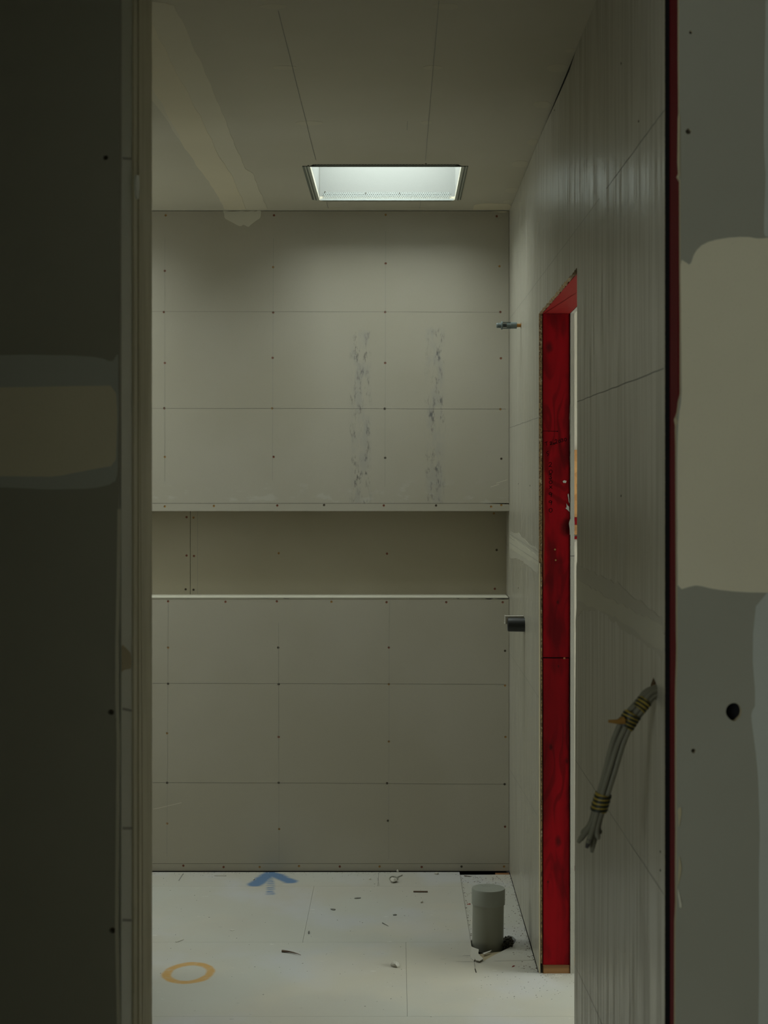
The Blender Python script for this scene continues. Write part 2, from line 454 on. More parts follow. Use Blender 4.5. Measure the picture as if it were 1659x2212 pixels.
fpanel(rect(.445, 4.865, .60-g, 6.13))
# the board round the waste pipe: lower, cut out roughly, broken in front of the pipe
PIPE = (.2995, 5.178)
hole = []
for i in range(14):                     # round the back of the pipe from its left side
    a = math.radians(188-i*11.5); hole.append((PIPE[0]+.060*math.cos(a), PIPE[1]+.060*math.sin(a)))
hole += [flr(1098, 2019), flr(1108, 2021), flr(1115, 2028), flr(1111, 2036), flr(1103, 2043), flr(1093, 2048), flr(1070, 2060), flr(1046, 2073), flr(1032, 2061), flr(1034, 2053)]
hole = [(max(p[0], XP+.0015), p[1]) for p in hole]
hole += [(XP+.0015, 5.14)]
pit = fpanel([(XP+.001, 4.863), (XR-.0005, 4.863), (XR-.0005, 6.086), (.40, 6.087), (XP+.001, 6.083)], [jag(hole, .02, .0012, seed=3)], z=-.003)
prism('board_core', [flr(1031, 2054), flr(1092, 2047), flr(1085, 2060), flr(1045, 2078), flr(1028, 2066)], [], FN_UP(-.011), .008, M['beige'], floor, label='torn tan core of the floor board in front of the pipe')
for i, (pts, z) in enumerate((([(1018, 2046), (1034, 2052), (1033, 2062), (1024, 2076), (1016, 2070)], .002), ([(1031, 2060), (1044, 2074), (1036, 2078), (1028, 2077), (1024, 2070)], .004), ([(1042, 2057), (1062, 2050), (1058, 2054), (1046, 2059)], -.003))):
    o = prism('torn_flap', jag([flr(*p) for p in pts], .01, .001, seed=i), [], FN_UP(z), .0025, M['chip'], floor)
box('floor_batten', .383, XR-.001, 6.09, DB-.001, -.020, -.006, M['wood'], floor)
# dark slit at the end of the cut-out
prism('cut_slit', [flr(1025.5, 2093), flr(1027, 2092.5), flr(1029.5, 2101), flr(1028, 2101.5)], [], FN_UP(.0006), .0005, M['void'], floor)
for i, (a, b) in enumerate((((396, 1887), (386, 1903)), ((1012, 2092), (1026, 2092.5)), ((1000, 2064.5), (1022, 2065)), ((1068, 2074), (1160, 2072)), ((985, 2077), (1022, 2078)), ((820, 1914), (815, 1896)))):
    line(floor, flr(*a), flr(*b), FN_UP(0), w=.0016 if i else .003, n=6, mat='pencil' if i < 3 else 'pencil_soft', seed=i, off=.0004 if b[0] < 1024 else -.0026)
# orange dash on the floor of the room beyond
o_ = flr(1239, 2079); patch(floor, rect(o_[0]-.02, 4.93, o_[0]+.05, 5.02), FN_UP(0), M['orange'], name='orange_dash')

# ------------------------------------------------------------------ CEILING with skylight
def sk(s): return rect(s[0], s[2], s[1], s[3])
ceiling = prism('ceiling', rect(-3.2, -3.2, 3.8, 6.6), [sk(SKY_A), sk(SKY_B)], FN_DOWN(ZC), .013, M['ceiling'], kind='structure', label='grey plasterboard ceiling with pencil lines and filler dabs', cat='ceiling')
roof = prism('ceiling_roof', rect(-3.2, -3.2, 3.8, 6.6), [rect(SKY_A[0]-.013, SKY_A[2]-.013, SKY_A[1]+.013, SKY_A[3]+.013), rect(SKY_B[0]-.013, SKY_B[2]-.013, SKY_B[1]+.013, SKY_B[3]+.013)], FN_UP(ZC+SHAFT), .06, M['shell'], kind='structure', label='roof deck above the plasterboard ceiling', cat='roof')
FC = FN_DOWN(ZC)
# joint with paper tape and compound running away on the left
band_o = [ceil(*p) for p in ((300, 0), (375, 8), (432, 130), (487, 262), (515, 330), (530, 365), (545, 372), (578, 452.6), (487, 452.6), (440, 370), (380, 290), (318, 200))]
patch(ceiling, band_o, FC, M['skim_c'], name='joint_skim', step=.06, amp=.003, seed=4)
band_i = [ceil(*p) for p in ((300, 20), (328, 50), (368, 130), (432, 250), (470, 330), (508, 392), (532, 452.6), (487, 452.6), (470, 420), (400, 320), (345, 215), (300, 150))]
patch(ceiling, band_i, FC, M['compound_c'], name='joint_compound', step=.06, amp=.003, seed=5, t=.0012, front=.0012)
DABS = [(615, 146, 26, 5), (668, 266, 31, 5), (934, 146, 22, 5), (920, 265, 13, 4), (590, 14, 30, 6), (962, 14, 28, 7),
        (1235, 109, 16, 4), (1205, 147, 24, 9), (1172, 226, 20, 8), (1152, 307, 14, 7), (1125, 354, 21, 7), (1107, 411, 15, 6), (1098, 436, 10, 4), (718, 450, 22, 2), (896, 450, 24, 2)]
for i, (x, y, rx, ry) in enumerate(DABS):
    pts = [ceil(x+rx*math.cos(a*math.pi/6), y+ry*math.sin(a*math.pi/6)) for a in range(12)]
    pts = [(min(p[0], XR-.001), min(p[1], DB-.002)) for p in pts]
    patch(ceiling, pts, FC, M['dab'], name='filler_dab', step=.1, amp=.002, seed=i, t=.0004)
patch(ceiling, [ceil(*p) for p in ((1022, 452.6), (1025, 442), (1045, 439), (1100, 440), (1104, 446), (1101, 453))], FC, M['compound_c'], name='filler_dab', seed=31)
for i, (a, b) in enumerate((((601, 22), (682, 345)), ((948, 0), (919, 347)), ((705.5, 436), (709, 450)), ((908.5, 436), (906.5, 450)))):
    line(ceiling, ceil(*a), ceil(*b), FC, w=.0014, mat='pencil' if i % 2 == 0 else 'pencil_soft', seed=40+i, off=.0008)
line(ceiling, ceil(880, 262), ceil(879, 281), FC, w=.0014, mat='pencil_soft', seed=50)

# skylight: shaft boards, perforated corner beads
window_1 = empty('window_1', ((SKY_A[0]+SKY_A[1])/2, (SKY_A[2]+SKY_A[3])/2, ZC), kind='structure', label='bright skylight shaft in the ceiling framed by steel corner beads', cat='skylight')
bpy.context.view_layer.update()
def par(o, p):
    o.parent = p; o.matrix_parent_inverse = Matrix.Translation(p.location).inverted(); return o
def shaft(s, own):
    x0, x1, y0, y1 = s; zt = ZC+SHAFT; t = .012
    a = [box('shaft_panel', x0-t, x0, y0-t, y1+t, ZC+.0131, zt, M['white']), box('shaft_panel', x1, x1+t, y0-t, y1+t, ZC+.0131, zt, M['white']),
         box('shaft_panel', x0, x1, y1, y1+t, ZC+.0131, zt, M['white']), box('shaft_panel', x0, x1, y0-t, y0, ZC+.0131, zt, M['white'])]
    for o in a: par(o, own)
    par(box('corner_joint', x0+.0001, x0+.0016, y1-.0012, y1+.001, ZC+.006, zt-.01, M['grey_chip']), own)
shaft(SKY_A, window_1)
window_2 = empty('window_2', ((SKY_B[0]+SKY_B[1])/2, (SKY_B[2]+SKY_B[3])/2, ZC), kind='structure', label='second skylight shaft left of the first, out of view', cat='skylight')
shaft(SKY_B, window_2)
def perforated(bm, n, rows, pitch, rowp, org, du, dv, r):
    """strip of n x rows cells, each with a real round hole; alternate rows staggered"""
    org, du, dv = Vector(org), Vector(du), Vector(dv)
    for j in range(rows):
        off = pitch*.5 if j % 2 else 0
        for i in range(n):
            c = org+du*(i*pitch+off+pitch/2)+dv*(j*rowp+rowp/2)
            o8, i8 = [], []
            for k in range(8):
                a = math.pi/4*k; cu, cv = math.cos(a), math.sin(a); m = max(abs(cu), abs(cv))
                o8.append(bm.verts.new(c+du*(cu/m*pitch/2)+dv*(cv/m*rowp/2))); i8.append(bm.verts.new(c+(du*cu+dv*cv)*r))
            for k in range(8): bm.faces.new((o8[k], o8[(k+1) % 8], i8[(k+1) % 8], i8[k]))
x0, x1, y0, y1 = SKY_A
LEG = .026; zb = ZC-.0015
# far bead: upright perforated leg on the far shaft wall, a smooth nose, a plain leg on the ceiling
far = empty('corner_bead', (0, y1, ZC), label='far corner bead with perforated leg lit by the skylight')
bm = bmesh.new(); perforated(bm, int((x1-x0-.03)/.0078), 4, .0078, .0062, (x0+.012, y1-.0016, ZC+.004), (1, 0, 0), (0, 0, 1), .0023)
bmesh.ops.remove_doubles(bm, verts=bm.verts[:], dist=1e-6)
me = bpy.data.meshes.new('perforated_leg'); bm.to_mesh(me); bm.free(); o = link('perforated_leg', me, M['bead']); par(o, far)
bm = bmesh.new(); add_box(bm, x0+.003, x1-.003, y1-.0022, y1+.0, ZC-.002, ZC+.004); par(from_bm(bm, 'bead_nose', M['bead']), far)
prism_pts = [(x0+.004, y1), (x1-.004, y1), (x1-LEG*.6, y1+.022), (x0+LEG*.6, y1+.022)]
par(prism('ceiling_leg', prism_pts, [], FN_DOWN(ZC), .0012, M['bead_dark'], front=.0013), far)
par(far, window_1)
# near bead: perforated leg lying under the ceiling
near = empty('corner_bead', (0, y0, ZC), label='near corner bead with a diamond row of holes')
bm = bmesh.new(); perforated(bm, int((x1-x0-.03)/.0105), 3, .0105, .0078, (x0+.014, y0-.0255, zb), (1, 0, 0), (0, 1, 0), .0033)
bmesh.ops.remove_doubles(bm, verts=bm.verts[:], dist=1e-6)
me = bpy.data.meshes.new('perforated_leg'); bm.to_mesh(me); bm.free(); o = link('perforated_leg', me, M['bead_dark']); par(o, near)
bm = bmesh.new(); add_box(bm, x0, x1, y0-.0025, y0+.0008, ZC-.0032, ZC+.004); par(from_bm(bm, 'bead_nose', M['bead_dark']), near)
par(prism('bead_underlay', [(x0+.002, y0-.002), (x1-.002, y0-.002), (x1-.012, y0-.026), (x0+.012, y0-.026)], [], FN_DOWN(ZC), .0006, M['void'], front=.0007), near)
par(near, window_1)
# side beads: ribbed legs on the ceiling
for sgn, xe, lab in ((-1, x0, 'ribbed corner bead along the left edge of the skylight'), (1, x1, 'ribbed corner bead along the right edge of the skylight')):
    bd = empty('corner_bead', (xe, (y0+y1)/2, ZC), label=lab)
    w = LEG if sgn < 0 else .022
    steps = [(0, .0085, .0026, 'steel'), (.0095, .0135, .0020, 'bead_dark'), (.0145, .0180, .0016, 'steel'), (.019, w, .0010, 'bead_dark')]
    for k, (a, b, h, mt) in enumerate(steps):
        ya, yb = y0+.002+(.0 if k < 3 else .004), y1-.002-(.002*k)
        par(box('bead_rib', min(xe+sgn*a, xe+sgn*b), max(xe+sgn*a, xe+sgn*b), ya, yb, ZC-h, ZC+.0, M[mt], bevel=.0004), bd)
    par(box('bead_edge', min(xe, xe+sgn*w), max(xe, xe+sgn*w), y0, y1-.004, ZC-.0006, ZC, M['void']), bd)
    par(bd, window_1)
for i, (x, y) in enumerate(((790, 417), (863, 417), (702, 414.5), (666, 357), (920, 353))):
    if y > 400:
        X, Y, Z = on_depth(x, y, y1-.002); o = link('screw', screw_mesh('s_dark', .0022), None, None); o.location = (X, Y, Z); o.rotation_euler = R_BACK; par(o, window_1)
    else:
        X, Y = ceil(x, y); o = link('screw', screw_mesh('s_dark', .0028), None, None); o.location = (X, Y, ZC-.001); o.rotation_euler = (math.radians(180), 0, 0); par(o, window_1)

# ------------------------------------------------------------------ BACK WALL
wall_back = box('wall_back', XL_BATH-.2, XR+.012, 6.300, 6.42, -.02, ZC, M['void'], kind='structure', label='far wall of gypsum boards with screws, pencil grid and a long niche', cat='wall')
FB = FN_BACK(DB)
ZN1, ZN0 = back(0, 1104)[1], back(0, 1290)[1]         # niche top and sill
Zs = back(0, 1087.3)[1]; Zb1 = back(0, 1865.5)[1]; Zfl = back(0, 1882)[1]
UP = [(358,465),(356,585),(354,674),(356,784),(355,882),(356,987),(592,465),(590,577),(590,675),(589,773),(588,882),(591,987),
      (833,464),(833,569),(832,674),(832,784),(831,883),(832,989),(1073,467),(1079,575),(1081,674),(1082,774),(1081,884),(1083,991)]
ST = [(356,1094),(462,1093),(599,1092),(700,1091),(829,1092),(942,1092),(1061,1094.5),(1083,1091)]
LO = [(363,1299),(487,1300),(598,1299),(716,1300),(835,1301),(964,1301),(1086,1301),(363,1399),(363,1477),(361,1584),(361,1691),(361,1779),
      (601,1399),(602,1478),(602,1592),(602,1691),(603,1791),(840,1399),(840,1478),(840,1602),(836,1692),(838,1773),(1091,1406),(1091,1481),(1092,1592),(1090,1694),(1091,1786)]
BS = [(396,1870),(483,1873),(561,1873),(646,1871),(734,1872),(820,1872),(911,1873),(997,1872),(1089,1872)]
def screwed(name, outer, scr, fn, t, mat, parent, y, r=.0048, extra_holes=()):
    pts = [back(*s) if y == DB else tuple(on_depth(s[0], s[1], y)[i] for i in (0, 2)) for s in scr]
    o = prism(name, outer, [oct_(p[0], p[1], r, 10) for p in pts]+list(extra_holes), fn, t, mat, parent)
    for i, p in enumerate(pts):
        put_screw(o, (p[0], y+.0010, p[1]), R_BACK, KINDS_[int(abs(p[0]*977+p[1]*613)) % 5], r*.93)
    return o
XE = XR-.0012
pu = screwed('panel', rect(XL_BATH, Zs+.0006, XE, ZC-.002), UP, FB, .0125, M['upper'], wall_back, DB)
ps = screwed('panel_strip', [(XL_BATH, ZN1), (XR-.0005, ZN1), (XR-.0005, Zs-.0035), (back(1040, 0)[0], Zs-.0006), (XL_BATH, Zs-.0006)], ST, FB, .0125, M['board'], wall_back, DB)
lo_out = [(XL_BATH, Zb1+.0006), (XE, Zb1+.0006), (XE, ZN0-.0075)]
rnd = random.Random(5)
xx = XE-.004
while xx > -1.0:
    wedge = .0045*max(0, (xx-.16)/.28)
    lo_out.append((xx, ZN0-.0022-wedge-(rnd.random()**3)*.004)); xx -= rnd.uniform(.006, .02)
lo_out += [(-1.0, ZN0-.0022), (XL_BATH, ZN0-.0022)]
pl = screwed('panel', lo_out, LO, FB, .0125, M['board'], wall_back, DB)
pb = screwed('panel_strip', rect(XL_BATH, Zfl+.0012, XR-.0006, Zb1-.0006), BS, FB, .0125, M['board'], wall_back, DB)
# niche: back boards, sill, soffit
DNI = 6.285
NB1 = [(403,1117),(403,1200),(401,1273)]
NB2 = [(418,1118),(419,1201),(418,1274),(602,1195),(836,1196),(1067,1109),(1073,1188),(1069,1272)]
def nx(x): return (x-CX)*DNI/F
FNI = FN_BACK(DNI)
n1 = screwed('niche_panel', rect(XL_BATH, ZN0-.02, nx(410.6), ZN1+.02), NB1, FNI, .0125, M['niche'], wall_back, DNI)
n2 = screwed('niche_panel', [(nx(411.6), ZN0-.02), (nx(1094.3), ZN0-.02), (nx(1093.6), on_depth(0, 1160, DNI)[2]), (nx(1095), on_depth(0, 1140, DNI)[2]), (nx(1095.4), ZN1+.02), (nx(411.6), ZN1+.02)], NB2, FNI, .0125, M['niche'], wall_back, DNI)
line(n2, (nx(426.5), ZN0), (nx(426.5), ZN1), FNI, mat='pencil_soft', w=.001)
sill = prism('niche_sill', rect(XL_BATH, DB-.0015, XR-.004, DNI), [], FN_UP(ZN0), .0042, M['skim'], wall_back)
prism('niche_soffit', rect(XL_BATH, DB+.0001, XR-.001, DNI), [], FN_UP(ZN1+.0125), .0124, M['niche'], wall_back)
# shadow line between sill and board: black backing added behind the crack
box('dark_backing', XL_BATH, XR-.001, DB+.0130, DB+.05, ZN0-.05, ZN0-.0045, M['void'], wall_back)
# pencil grid
for (p, segs) in ((pu, [((356, 512), (356, 1040)), ((590.5, 515), (588.5, 1038)), ((833, 500), (831.5, 1052)), ((300, 673), (1083, 674.5)), ((300, 882), (1093, 883.5))]),
                  (pl, [((363.5, 1303), (360.5, 1850)), ((601.5, 1345), (602.5, 1862)), ((841, 1302), (839.5, 1856)), ((300, 1476), (1089, 1478)), ((300, 1690), (1093, 1694))])):
    for i, (a, b) in enumerate(segs):
        line(p, back(*a), back(*b), FB, w=.0009, seed=i, n=16, mat='pencil' if i > 2 else 'pencil_soft', bow=.0006)
patch(wall_back, [back(*p) for p in ((482, 456), (566, 456), (563, 472), (548, 480), (535, 491), (527, 486), (520, 490), (503, 482), (486, 472))], FB, M['skim'], name='plaster_patch', step=.012, amp=.003, seed=8)
patch(wall_back, [back(*p) for p in ((1062, 456), (1096, 456), (1094, 458), (1080, 459))], FB, M['compound'], step=.01, amp=.001, seed=9)
# white scratches
for i, (a, b) in enumerate((((331, 1748), (392, 1734)), ((1072, 1044), (1096, 1036)), ((1060, 1052), (1078, 1046)))):
    line(pl if a[1] > 1300 else pu, back(*a), back(*b), FB, w=.002, mat='skim', name='scratch', seed=i)

# ------------------------------------------------------------------ RIGHT WALL with the doorway
FR = FN_RIGHT(XR)
ZD = 2.034
XB = .535                                     # face of the board on the far side of the wall
wall_right = prism('wall_right', [(2.56, -.02), (3.99, -.02), (3.99, ZD), (DJ, ZD), (DJ, -.02), (6.60, -.02), (6.60, ZC), (2.56, ZC)], [], FN_RIGHT(XB), .0125, (M['beyond'], M['edge_white']), kind='structure', label='right wall clad in sanded grey boards, with a doorway framed in red timber', cat='wall')
TB = .010
rj = random.Random(11)
def jedge(u, v0, v1, amp, step=.02):
    n = max(2, int(abs(v1-v0)/step)); return [(u+rj.uniform(-amp, amp), v0+(v1-v0)*i/n) for i in range(1, n)]
ZJ = 1.2650
top = [(6.284, ZC-.001), (6.05, ZC-.001), (5.6, ZC-.0016), (5.2, ZC-.003), (4.95, ZC-.0012), (4.6, ZC-.0045), (4.25, ZC-.0120), (4.0, ZC-.0140), (3.83, ZC-.002), (3.80, ZC-.0005), (2.572, ZC-.0005)]
dnu, dnl = XR*F/(1246.5-CX), XR*F/(1240.3-CX)
out = [(2.572, ZJ+.0005), (dnu, ZJ+.0005)] + [(u, v) for (u, v) in jedge(dnu, ZJ, ZD, .0006, .05)] + [(dnu, ZD)]
n = 60
for i in range(1, n):
    t = i/n; u = dnu+(DJ-dnu)*t; out.append((u, ZD+rj.uniform(-.003, .004)*(rj.random() < .7)))
out += [(DJ, ZD)] + jedge(DJ, ZD, ZJ, .0009, .012) + [(DJ, ZJ+.0005), (6.284, ZJ+.0005)] + top
RX = (M['right'], M['fibre'])
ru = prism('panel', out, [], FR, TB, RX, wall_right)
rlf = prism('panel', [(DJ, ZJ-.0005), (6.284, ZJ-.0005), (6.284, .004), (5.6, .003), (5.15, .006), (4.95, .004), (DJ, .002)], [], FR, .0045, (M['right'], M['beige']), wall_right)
osbs = box('board_strip', XR+.0062, XR+.0105, DJ+.002, DJ+.05, .03, ZJ, M['fibre'], wall_right, label='thin brown strip in the gap beside the red post')
# near lower sheet with the cable hole
chole = [right(*p) for p in ((1411.5, 1463), (1417, 1476), (1418.3, 1490), (1418.3, 1512), (1409, 1506), (1404.5, 1489), (1406, 1478))]
near_out = [(2.572, .002), (dnl, .002), (dnl-.004, .25), (dnl-.012, .62), (dnl-.022, .95), (dnl-.030, 1.08), (dnl-.0345, 1.14), (dnl-.028, 1.17), (dnl-.045, 1.2), (dnu, ZJ-.0005), (2.572, ZJ-.0005)]
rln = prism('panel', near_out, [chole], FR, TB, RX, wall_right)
# backing so that the cavity stays dark
box('dark_backing', XR+.02, XB-.013, 2.60, 3.60, .0, ZC-.015, M['void'], wall_right)
box('dark_backing', XR+.02, XB-.013, 4.96, 6.28, .0, ZC-.015, M['void'], wall_right)
for i, (a, b, p) in enumerate((((1100, 690), (1295, 429), ru), ((1310, 408), (1435, 238), ru), ((1101, 924), (1163, 902), ru), ((1247, 868), (1434, 796), ru),
                               ((1102, 1412), (1164, 1507), rlf), ((1243, 1642), (1434, 1932), rln), ((1101, 1662), (1160, 1760), rlf), ((1243, 2086), (1330, 2275), rln))):
    line(p, right(*a), right(*b), FR, w=.0018 if i in (1, 3, 5) else .0013, mat='pencil' if i in (1, 3, 2) else 'pencil_soft', seed=60+i, wob=.0008, n=24)
box('ceiling_gap_black', XR+.0012, XB-.013, 2.60, 6.28, ZC-.0150, ZC-.0002, M['void'], wall_right)  # black box added so the gap under the ceiling stays dark
for za_, zb_ in ((.0, ZC-.016),): box('gap_shade_strip', XR+.0004, XR+.030, 2.5690, 2.5714, za_, zb_, M['void'], wall_right, label='black strip put in as the shade of the gap beside the near sheet')  # black strip stands in for the shade in this gap
# taped horizontal joint
patch(wall_right, [right(*p) for p in ((1100.5, 1149), (1120, 1151), (1135, 1168), (1164, 1190), (1164, 1240), (1140, 1222), (1125, 1210), (1100.5, 1205))], FR, M['skim_r'], name='joint_skim', seed=21, step=.05, amp=.004)
patch(wall_right, [right(*p) for p in ((1100.5, 1156), (1164, 1203), (1164, 1222), (1100.5, 1185))], FR, M['compound_r'], name='joint_compound', seed=22, t=.0010, step=.05, amp=.003)
patch(wall_right, [right(*p) for p in ((1246, 1216), (1290, 1240), (1340, 1262), (1385, 1300), (1434, 1336), (1434, 1432), (1400, 1398), (1375, 1385), (1352, 1362), (1300, 1322), (1262, 1318), (1246, 1335))], FR, M['skim_r'], name='joint_skim', seed=23, step=.04, amp=.006)
patch(wall_right, [right(*p) for p in ((1246, 1252), (1330, 1300), (1434, 1352), (1434, 1410), (1330, 1332), (1246, 1298))], FR, M['compound_r'], name='joint_compound', seed=24, t=.0010, step=.04, amp=.004)
for i, (a, b) in enumerate((((1101, 1153), (1164, 1193)), ((1101, 1172), (1164, 1213)), ((1101, 1160), (1112, 1168)))):
    line(wall_right, right(*a), right(*b), FR, w=.0012, mat='pencil_soft', seed=80+i, off=.0013)
for (x, y) in ((1342, 1071), (1198, 238), (1342, 137), (1380, 262), (1120, 1270), (1145, 1049), (1120, 1045), (1427, 1840), (1427, 1880)):
    d, z = right(x, y); o = put_screw(ru if z > ZJ else (rln if d < 4 else rlf), (XR-.0004, d, z), R_RIGHT, 's_dark', .0022)

# door_1: red timber frame of the doorway
door_1 = empty('door_1', (.49, (DN+DJ)/2, 0), kind='structure', label='doorway opening in the right wall with dark red timber frame', cat='doorway')
def dpart(o): return par(o, door_1)
YF = DJ+.003; XS0, XS1 = .4507, .5325
zk = EYE-(1421-CY)*YF/F; zblk = EYE-(2084-CY)*YF/F
post = dpart(box('post', XS0, XS1, YF, YF+.045, zk+.0022, ZD-.0005, M['red'], bevel=.0012, label='upper red post with black marker writing'))
post2 = dpart(box('post', XS0+.0006, XS1-.0005, YF+.0005, YF+.045, zblk+.0006, zk-.0018, M['red'], bevel=.0012, label='lower red post under the dark joint'))
dpart(box('foot_block', XS0+.0008, XS1, YF-.0015, YF+.045, 0, zblk-.0004, M['wood'], bevel=.0012, label='bare brown block under the red post'))
dpart(box('header', XS0, XS1, dnu-.03, YF+.045, ZD, ZD+.12, M['red_header'], bevel=.001))
dpart(box('post', XS0, XS1, dnu-.065, dnu-.03, 0, ZD, M['red'], bevel=.001))
bl = bmesh.new(); add_box(bl, XS0+.002, XS1-.012, YF+.006, YF+.03, zk-.003, zk+.003); dpart(from_bm(bl, 'joint_gap', M['void']))
dpart(box('wood_chip', *[ (1217-CX)*YF/F, (1221-CX)*YF/F ], YF-.001, YF+.02, zk-.0035, zk+.001, M['wood']))
FP = FN_BACK(YF)
def onp(x, y): p = on_depth(x, y, YF); return (p[0], p[2])
# handwriting
GL = {'0': [[(.5,1),(.15,.8),(.05,.4),(.3,.02),(.7,.05),(.95,.4),(.85,.85),(.5,1)]], '2': [[(.05,.75),(.3,1),(.75,.95),(.8,.65),(.4,.3),(.05,.05),(.5,.1),(1,.0)]],
      '3': [[(.05,.85),(.4,1),(.85,.85),(.5,.55),(.9,.35),(.7,.05),(.3,.0),(.0,.12)]], 'X': [[(.05,.95),(.95,.05)], [(.95,1),(.0,.0)]], '9': [[(.95,.85),(.5,1),(.1,.8),(.25,.5),(.75,.6),(.95,.85),(.85,.4),(.7,-.1)]],
      'T': [[(.0,.9),(.9,1)], [(.45,.95),(.5,.0)]], 'x': [[(.1,.7),(.9,.0)], [(.9,.75),(.1,.0)]], 'S': [[(.8,1),(.25,.75),(.3,.55),(.8,.45),(.75,.2),(.5,0)]]}
wr = bmesh.new()
def glyph(ch, x, y, w, h, tilt=0, lw=.0019):
    """x, y: lower left corner in photo pixels on the post's face"""
    ca, sa = math.cos(tilt), math.sin(tilt)
    for st in GL[ch]:
        pts = []
        for (a, b) in st:
            px_, py_ = a*w, b*h; pts.append(onp(x+px_*ca+py_*sa, y+px_*sa-py_*ca))
        pts = [(p[0], p[1]) for p in spline([(q[0], q[1], 0) for q in pts], 4)] if len(pts) > 2 else pts
        ribbon(wr, pts, lw, FP, .0004)
for ch, y0_, h_ in zip('2030X990', (1008.5, 1023.5, 1034.5, 1045, 1056, 1073, 1090, 1106.5), (9.5, 8.5, 10, 7, 7, 9, 8.5, 8.5)):
    glyph(ch, 1185.5+(.6 if ch in '0X' else 0), y0_, 7, h_)
for ch, x_, y_, h_ in (('T', 1177.5, 963, 8), ('2', 1188, 961, 6), ('x', 1194.5, 961, 6), ('2', 1199.5, 958.5, 8.5), ('0', 1206.5, 956, 5), ('3', 1212, 955, 7), ('0', 1219, 953, 6)):
    glyph(ch, x_, y_, 7.5 if ch == 'T' else 5.4, h_, tilt=-.15, lw=.0019)
glyph('S', 1179, 985, 7, 10.5, lw=.0018)
ribbon(wr, [onp(1173.5, 931), onp(1190, 931.3), onp(1205, 931.8)], .0016, FP, .0004)
ribbon(wr, [onp(1202.5, 931.5), onp(1205.5, 931.8)], .0030, FP, .0005)
me = bpy.data.meshes.new('marker_writing'); wr.to_mesh(me); wr.free()
dpart(link('marker_writing', me, M['marker']))
for i, pts in enumerate((((1215, 1040), (1219, 1037), (1224, 1039), (1222, 1043), (1217, 1043)), ((1223.5, 1088), (1226, 1092), (1229, 1094), (1230.5, 1106), (1225, 1100)),
                         ((1226, 1068), (1228, 1066), (1231, 1088), (1229, 1085)), ((1222, 1098), (1224, 1096), (1229, 1104), (1227, 1103)), ((1230, 900), (1231.5, 870), (1231.7, 1010), (1231, 990)))):
    o = prism('plaster_smear', jag([onp(*p) for p in pts], .004, .0007, seed=i), [], FP, .001, M['chip'], front=.0012); dpart(o)
for (x, y) in ((1199, 1187), (1200.5, 1210)):
    X, Y, Z = on_depth(x, y, YF); o = link('screw', screw_mesh('s_gold', .0026), None, None); o.location = (X, Y-.0004, Z); o.rotation_euler = R_BACK; dpart(o)
# torn paper on the edge of the board behind the post
patch(wall_right, [(XB+.001, 1.405), (XB+.0125, 1.40), (XB+.012, 1.36), (XB-.002, 1.35), (XB-.004, 1.39)], FN_BACK(DJ-.0005), M['edge_white'], t=.002, seed=2, step=.01, amp=.001, name='torn_edge')
line(wall_right, (XB, EYE-(1201-CY)*DJ/F), (XB+.0125, EYE-(1201-CY)*DJ/F), FN_BACK(DJ), w=.002, name='board_joint', off=.0005)

# ------------------------------------------------------------------ WALL IN FRONT OF THE CAMERA (opening we look through)
FF = FN_BACK(DF)
wall_front = empty('wall_front', (0, DF, 0), kind='structure', label='near wall of plasterboard with the opening the room is seen through', cat='wall')
def wpart(o): return par(o, wall_front)
HD = 2.46                      # underside of the header
wpart(box('wall_core', -3.1, -.447, DF+.013, 2.78, -.02, ZC, M['void']))
wpart(box('wall_core', .478, 3.7, DF+.013, 2.555, -.02, ZC, M['void']))
wpart(box('header_core', -.447, .478, DF+.013, 2.78, HD, ZC, M['hall']))
wpart(box('rear_panel', XL_BATH, -.447, 2.7802, 2.793, .0, ZC-.001, M['board']))
wpart(box('rear_panel', -.446, XR-.002, 2.7802, 2.793, HD, ZC-.001, M['board']))
# left board
def fx(x): return (x-CX)*DF/F
def fz(y): return EYE-(y-CY)*DF/F
Ls = [(228, 340, .004), (240, 1539, .0048), (243, 2010, .0048)]
left_edge = [(fx(256.5), -.02), (fx(254), fz(2212)), (fx(250), fz(2000)), (fx(251.5), fz(1800)), (fx(253.5), fz(1600)), (fx(250.5), fz(1500)), (fx(250.5), fz(1400)), (fx(253.5), fz(1250)), (fx(255.5), fz(1100)), (fx(256), fz(1000)), (fx(257), fz(900)), (fx(259), fz(600)), (fx(260), fz(300)), (fx(260), ZC)]
lp = wpart(prism('panel', [(-3.0, ZC), (-3.0, -.02)]+left_edge, [oct_(fx(a), fz(b), r, 12) for a, b, r in Ls], FF, .0125, M['front']))
for a, b, r in Ls:
    o = link('screw', screw_mesh('s_dark', .0036), None, None); o.location = (fx(a), DF+.006, fz(b)); o.rotation_euler = R_BACK; par(o, lp) if False else wpart(o)
# bright paper lip along its edge
lip = left_edge[1:9]
wpart(prism('paper_lip', [(u-.0008, v) for u, v in lip]+[(u+.0042, v) for u, v in reversed(lip)], [], FF, .002, M['skim'], front=.002))
wpart(patch(None, [(fx(-60), fz(770)), (fx(60), fz(766)), (fx(150), fz(768)), (fx(215), fz(772)), (fx(243), fz(783)), (fx(250), fz(768)), (fx(255), fz(765)), (fx(257), fz(880)), (fx(254), fz(1020)), (fx(248), fz(1045)), (fx(200), fz(1056)), (fx(100), fz(1058)), (fx(0), fz(1052)), (fx(-60), fz(1052))], FF, M['skim_grey'], name='joint_skim', step=.03, amp=.0006, seed=51))
wpart(patch(None, [(fx(-60), fz(838)), (fx(250), fz(832)), (fx(255), fz(900)), (fx(250), fz(1005)), (fx(120), fz(1030)), (fx(-60), fz(1028))], FF, M['compound'], name='joint_compound', step=.03, amp=.0006, seed=52, t=.0011))
